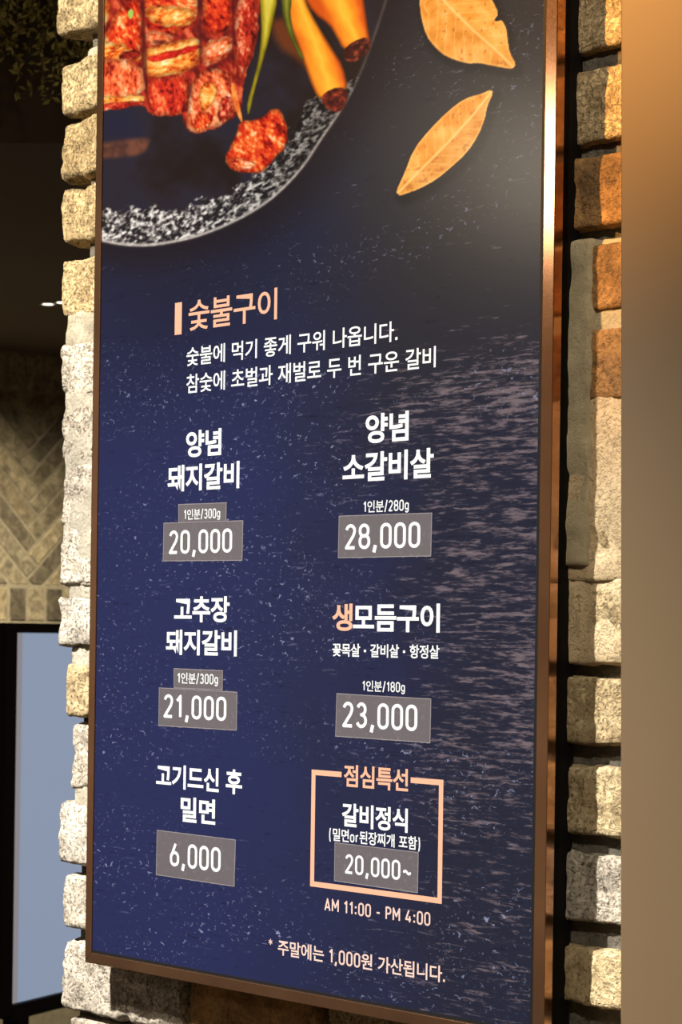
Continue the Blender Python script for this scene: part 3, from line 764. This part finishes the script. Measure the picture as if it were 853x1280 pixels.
sticker([(-4.4, 1609.5), (117.2, 1608.9), (116.7, 1569.7), (-4.8, 1569.8)], '28,000', (4.5, 102.9, 1574.0, 1601.3), .016, label='grey price sticker reading 28,000')
sticker([(-268.5, 1441.6), (-146.4, 1440.6), (-146.5, 1402.6), (-268.5, 1402.4)], '21,000', (-260.5, -162.2, 1407.4, 1435.2), .016, label='grey price sticker reading 21,000')
sticker([(-244.8, 1461.7), (-168.2, 1461.3), (-168.3, 1441.6), (-244.4, 1441.6)], '1인분/300g', (-238.4, -175.1, 1445.2, 1457.8), .010, True, label='small grey portion sticker above the 21,000 price')
sticker([(-4.2, 1443.3), (119.3, 1442.1), (118.8, 1402.2), (-5.1, 1402.9)], '23,000', (4.3, 102.4, 1408.3, 1436.0), .016, label='grey price sticker reading 23,000')
sticker([(-268.7, 1296.1), (-145.6, 1295.5), (-146.7, 1249.2), (-269.3, 1250.0)], '6,000', (-247.0, -167.7, 1257.5, 1285.8), .016, label='grey price sticker reading 6,000')
sticker([(-4.0, 1303.9), (106.1, 1303.5), (105.8, 1266.6), (-4.1, 1267.6)], '20,000~', (10.6, 97.3, 1273.3, 1294.3), .016, ragged=False, label='grey price sticker reading 20,000~ inside the peach outline')

# ------------------------------------------------------------------ bronze panel in front on the right
o = empty('metal_panel', (0.425, -0.10, 0.0)); o.rotation_euler = (0, math.radians(-0.97), 0)
tag(o, 'plain satin bronze metal panel at the right edge, standing in front of the bricks', 'panel')
bm = bmesh.new(); add_box(bm, 0.018, 0.80, 0.0, 0.10, 0.0, 2.9); s = bm_obj('sheet', bm, M_SHEET, o); bevel(s, 0.0015, 2)

# ------------------------------------------------------------------ lit display behind the pillar on the left
DP = Vector((-2.630, 1.449, 0.0)); dd = Vector((-0.373, 1.059, 0)).normalized()
o = empty('display_stand', DP); o.rotation_euler = (0, 0, math.atan2(dd.y, dd.x))
tag(o, 'blank grey-blue lit display in a black frame beyond the left brick edge', 'display')
# local +x runs along the display, local -y faces the hall
Wd, z0d, z1d = 0.95, 0.632, 1.512
def dbox(name, x0, x1, y0, y1, z0, z1, m):
    b = bmesh.new(); add_box(b, x0, x1, y0, y1, z0, z1); q = bm_obj(name, b, m, o); bevel(q, 0.002, 1); return q
dbox('frame_post', -0.010, 0.036, -0.02, 0.05, z0d, z1d, M_BLACK)
dbox('frame_post', Wd - 0.03, Wd + 0.01, -0.02, 0.05, z0d, z1d, M_BLACK)
dbox('frame_rail', 0.036, Wd - 0.03, -0.02, 0.05, z1d - 0.022, z1d, M_BLACK)
dbox('frame_rail', 0.036, Wd - 0.03, -0.02, 0.05, z0d - 0.012, z0d + 0.022, M_BLACK)
dbox('screen', 0.075, Wd - 0.03, -0.006, 0.03, z0d + 0.022, z1d - 0.022, M_DISPLAY)
dbox('screen_margin', 0.036, 0.075, -0.006, 0.03, z0d + 0.022, z1d - 0.022, M_DISPEDGE)
dbox('leg', 0.08, 0.13, 0.0, 0.04, 0.0, z0d - 0.012, M_BLACK)
dbox('leg', Wd - 0.13, Wd - 0.08, 0.0, 0.04, 0.0, z0d - 0.012, M_BLACK)
dbox('foot', 0.04, 0.17, -0.2, 0.24, 0.0, 0.03, M_BLACK)
dbox('foot', Wd - 0.17, Wd - 0.04, -0.2, 0.24, 0.0, 0.03, M_BLACK)

# ------------------------------------------------------------------ recessed downlights of the back room
def downlight(loc, label):
    o = empty('downlight', loc); tag(o, label, 'lamp', 'recessed lights in the dark soffit')
    for nm, r0, r1, h0, h1, m in (('ring', 0.018, 0.025, -0.004, 0.004, M_CHROME), ('lens', 0.0, 0.018, -0.002, 0.004, M_LED)):
        bm = bmesh.new(); N = 28; rows = []
        for r, h in ((r1, h1), (r1, h0), (max(r0, 0.001), h0), (max(r0, 0.001), h1)):
            rows.append([bm.verts.new((r * math.cos(2 * math.pi * i / N), r * math.sin(2 * math.pi * i / N), h)) for i in range(N)])
        for a, b in ((0, 1), (1, 2), (2, 3)):
            for i in range(N): bm.faces.new((rows[a][i], rows[b][i], rows[b][(i + 1) % N], rows[a][(i + 1) % N]))
        bm_obj(nm, bm, m, o)
downlight((-3.956, 2.525, 2.474), 'small round recessed light in the dark soffit, left of the pair')
downlight((-3.895, 2.533, 2.474), 'small round recessed light half hidden behind the brick edge')

# ------------------------------------------------------------------ dried greenery hanging from the hall ceiling
gp_ = CAM + F * 4.3 - R0 * 0.60
g = empty('hanging_greenery', (gp_.x, gp_.y, 3.0))
tag(g, 'dim olive dried greenery hanging from the ceiling at the upper left', 'plant')
bs = bmesh.new(); lv, lf = [], []
ax = R0.copy()
for i in range(150):
    s = random.uniform(-0.32, 0.32); dpt = random.uniform(-0.1, 0.12)
    p = Vector((ax.x * s - ax.y * dpt, ax.y * s + ax.x * dpt, 0))
    ln = random.uniform(0.25, 0.49) + 0.05 * math.sin(s * 23) - 0.12 * max(0, s - 0.02) / 0.2
    prev = p.copy(); n = 9
    for k in range(n):
        q = prev + Vector((random.uniform(-.018, .018), random.uniform(-.018, .018), -ln / n))
        side = (q - prev).cross(Vector((0.7, -0.7, 0.1))).normalized() * 0.0014
        side2 = (q - prev).cross(side).normalized() * 0.0014
        ring = []
        for c in (prev, q): ring.append([bs.verts.new(c + side), bs.verts.new(c - side * 0.5 + side2), bs.verts.new(c - side * 0.5 - side2)])
        for j in range(3): bs.faces.new((ring[0][j], ring[0][(j + 1) % 3], ring[1][(j + 1) % 3], ring[1][j]))
        for _ in range(8):
            b0 = prev.lerp(q, random.random()); d = Vector((random.gauss(0, 1), random.gauss(0, 1), random.gauss(-0.5, 0.8))).normalized()
            L = random.uniform(0.010, 0.024); sd_ = d.cross(Vector((random.gauss(0, 1), random.gauss(0, 1), random.gauss(0, 1)))).normalized() * L * 0.22
            b = len(lv); up = d.cross(sd_).normalized() * L * 0.1
            lv += [tuple(b0), tuple(b0 + d * L * 0.5 + sd_ + up), tuple(b0 + d * L), tuple(b0 + d * L * 0.5 - sd_ + up)]; lf += [(b, b + 1, b + 2), (b, b + 2, b + 3)]
        prev = q
bm_obj('stems', bs, M_STEM, g)
fo = mesh_obj('leaves', lv, lf, M_LEAF, g); fo['kind'] = 'stuff'
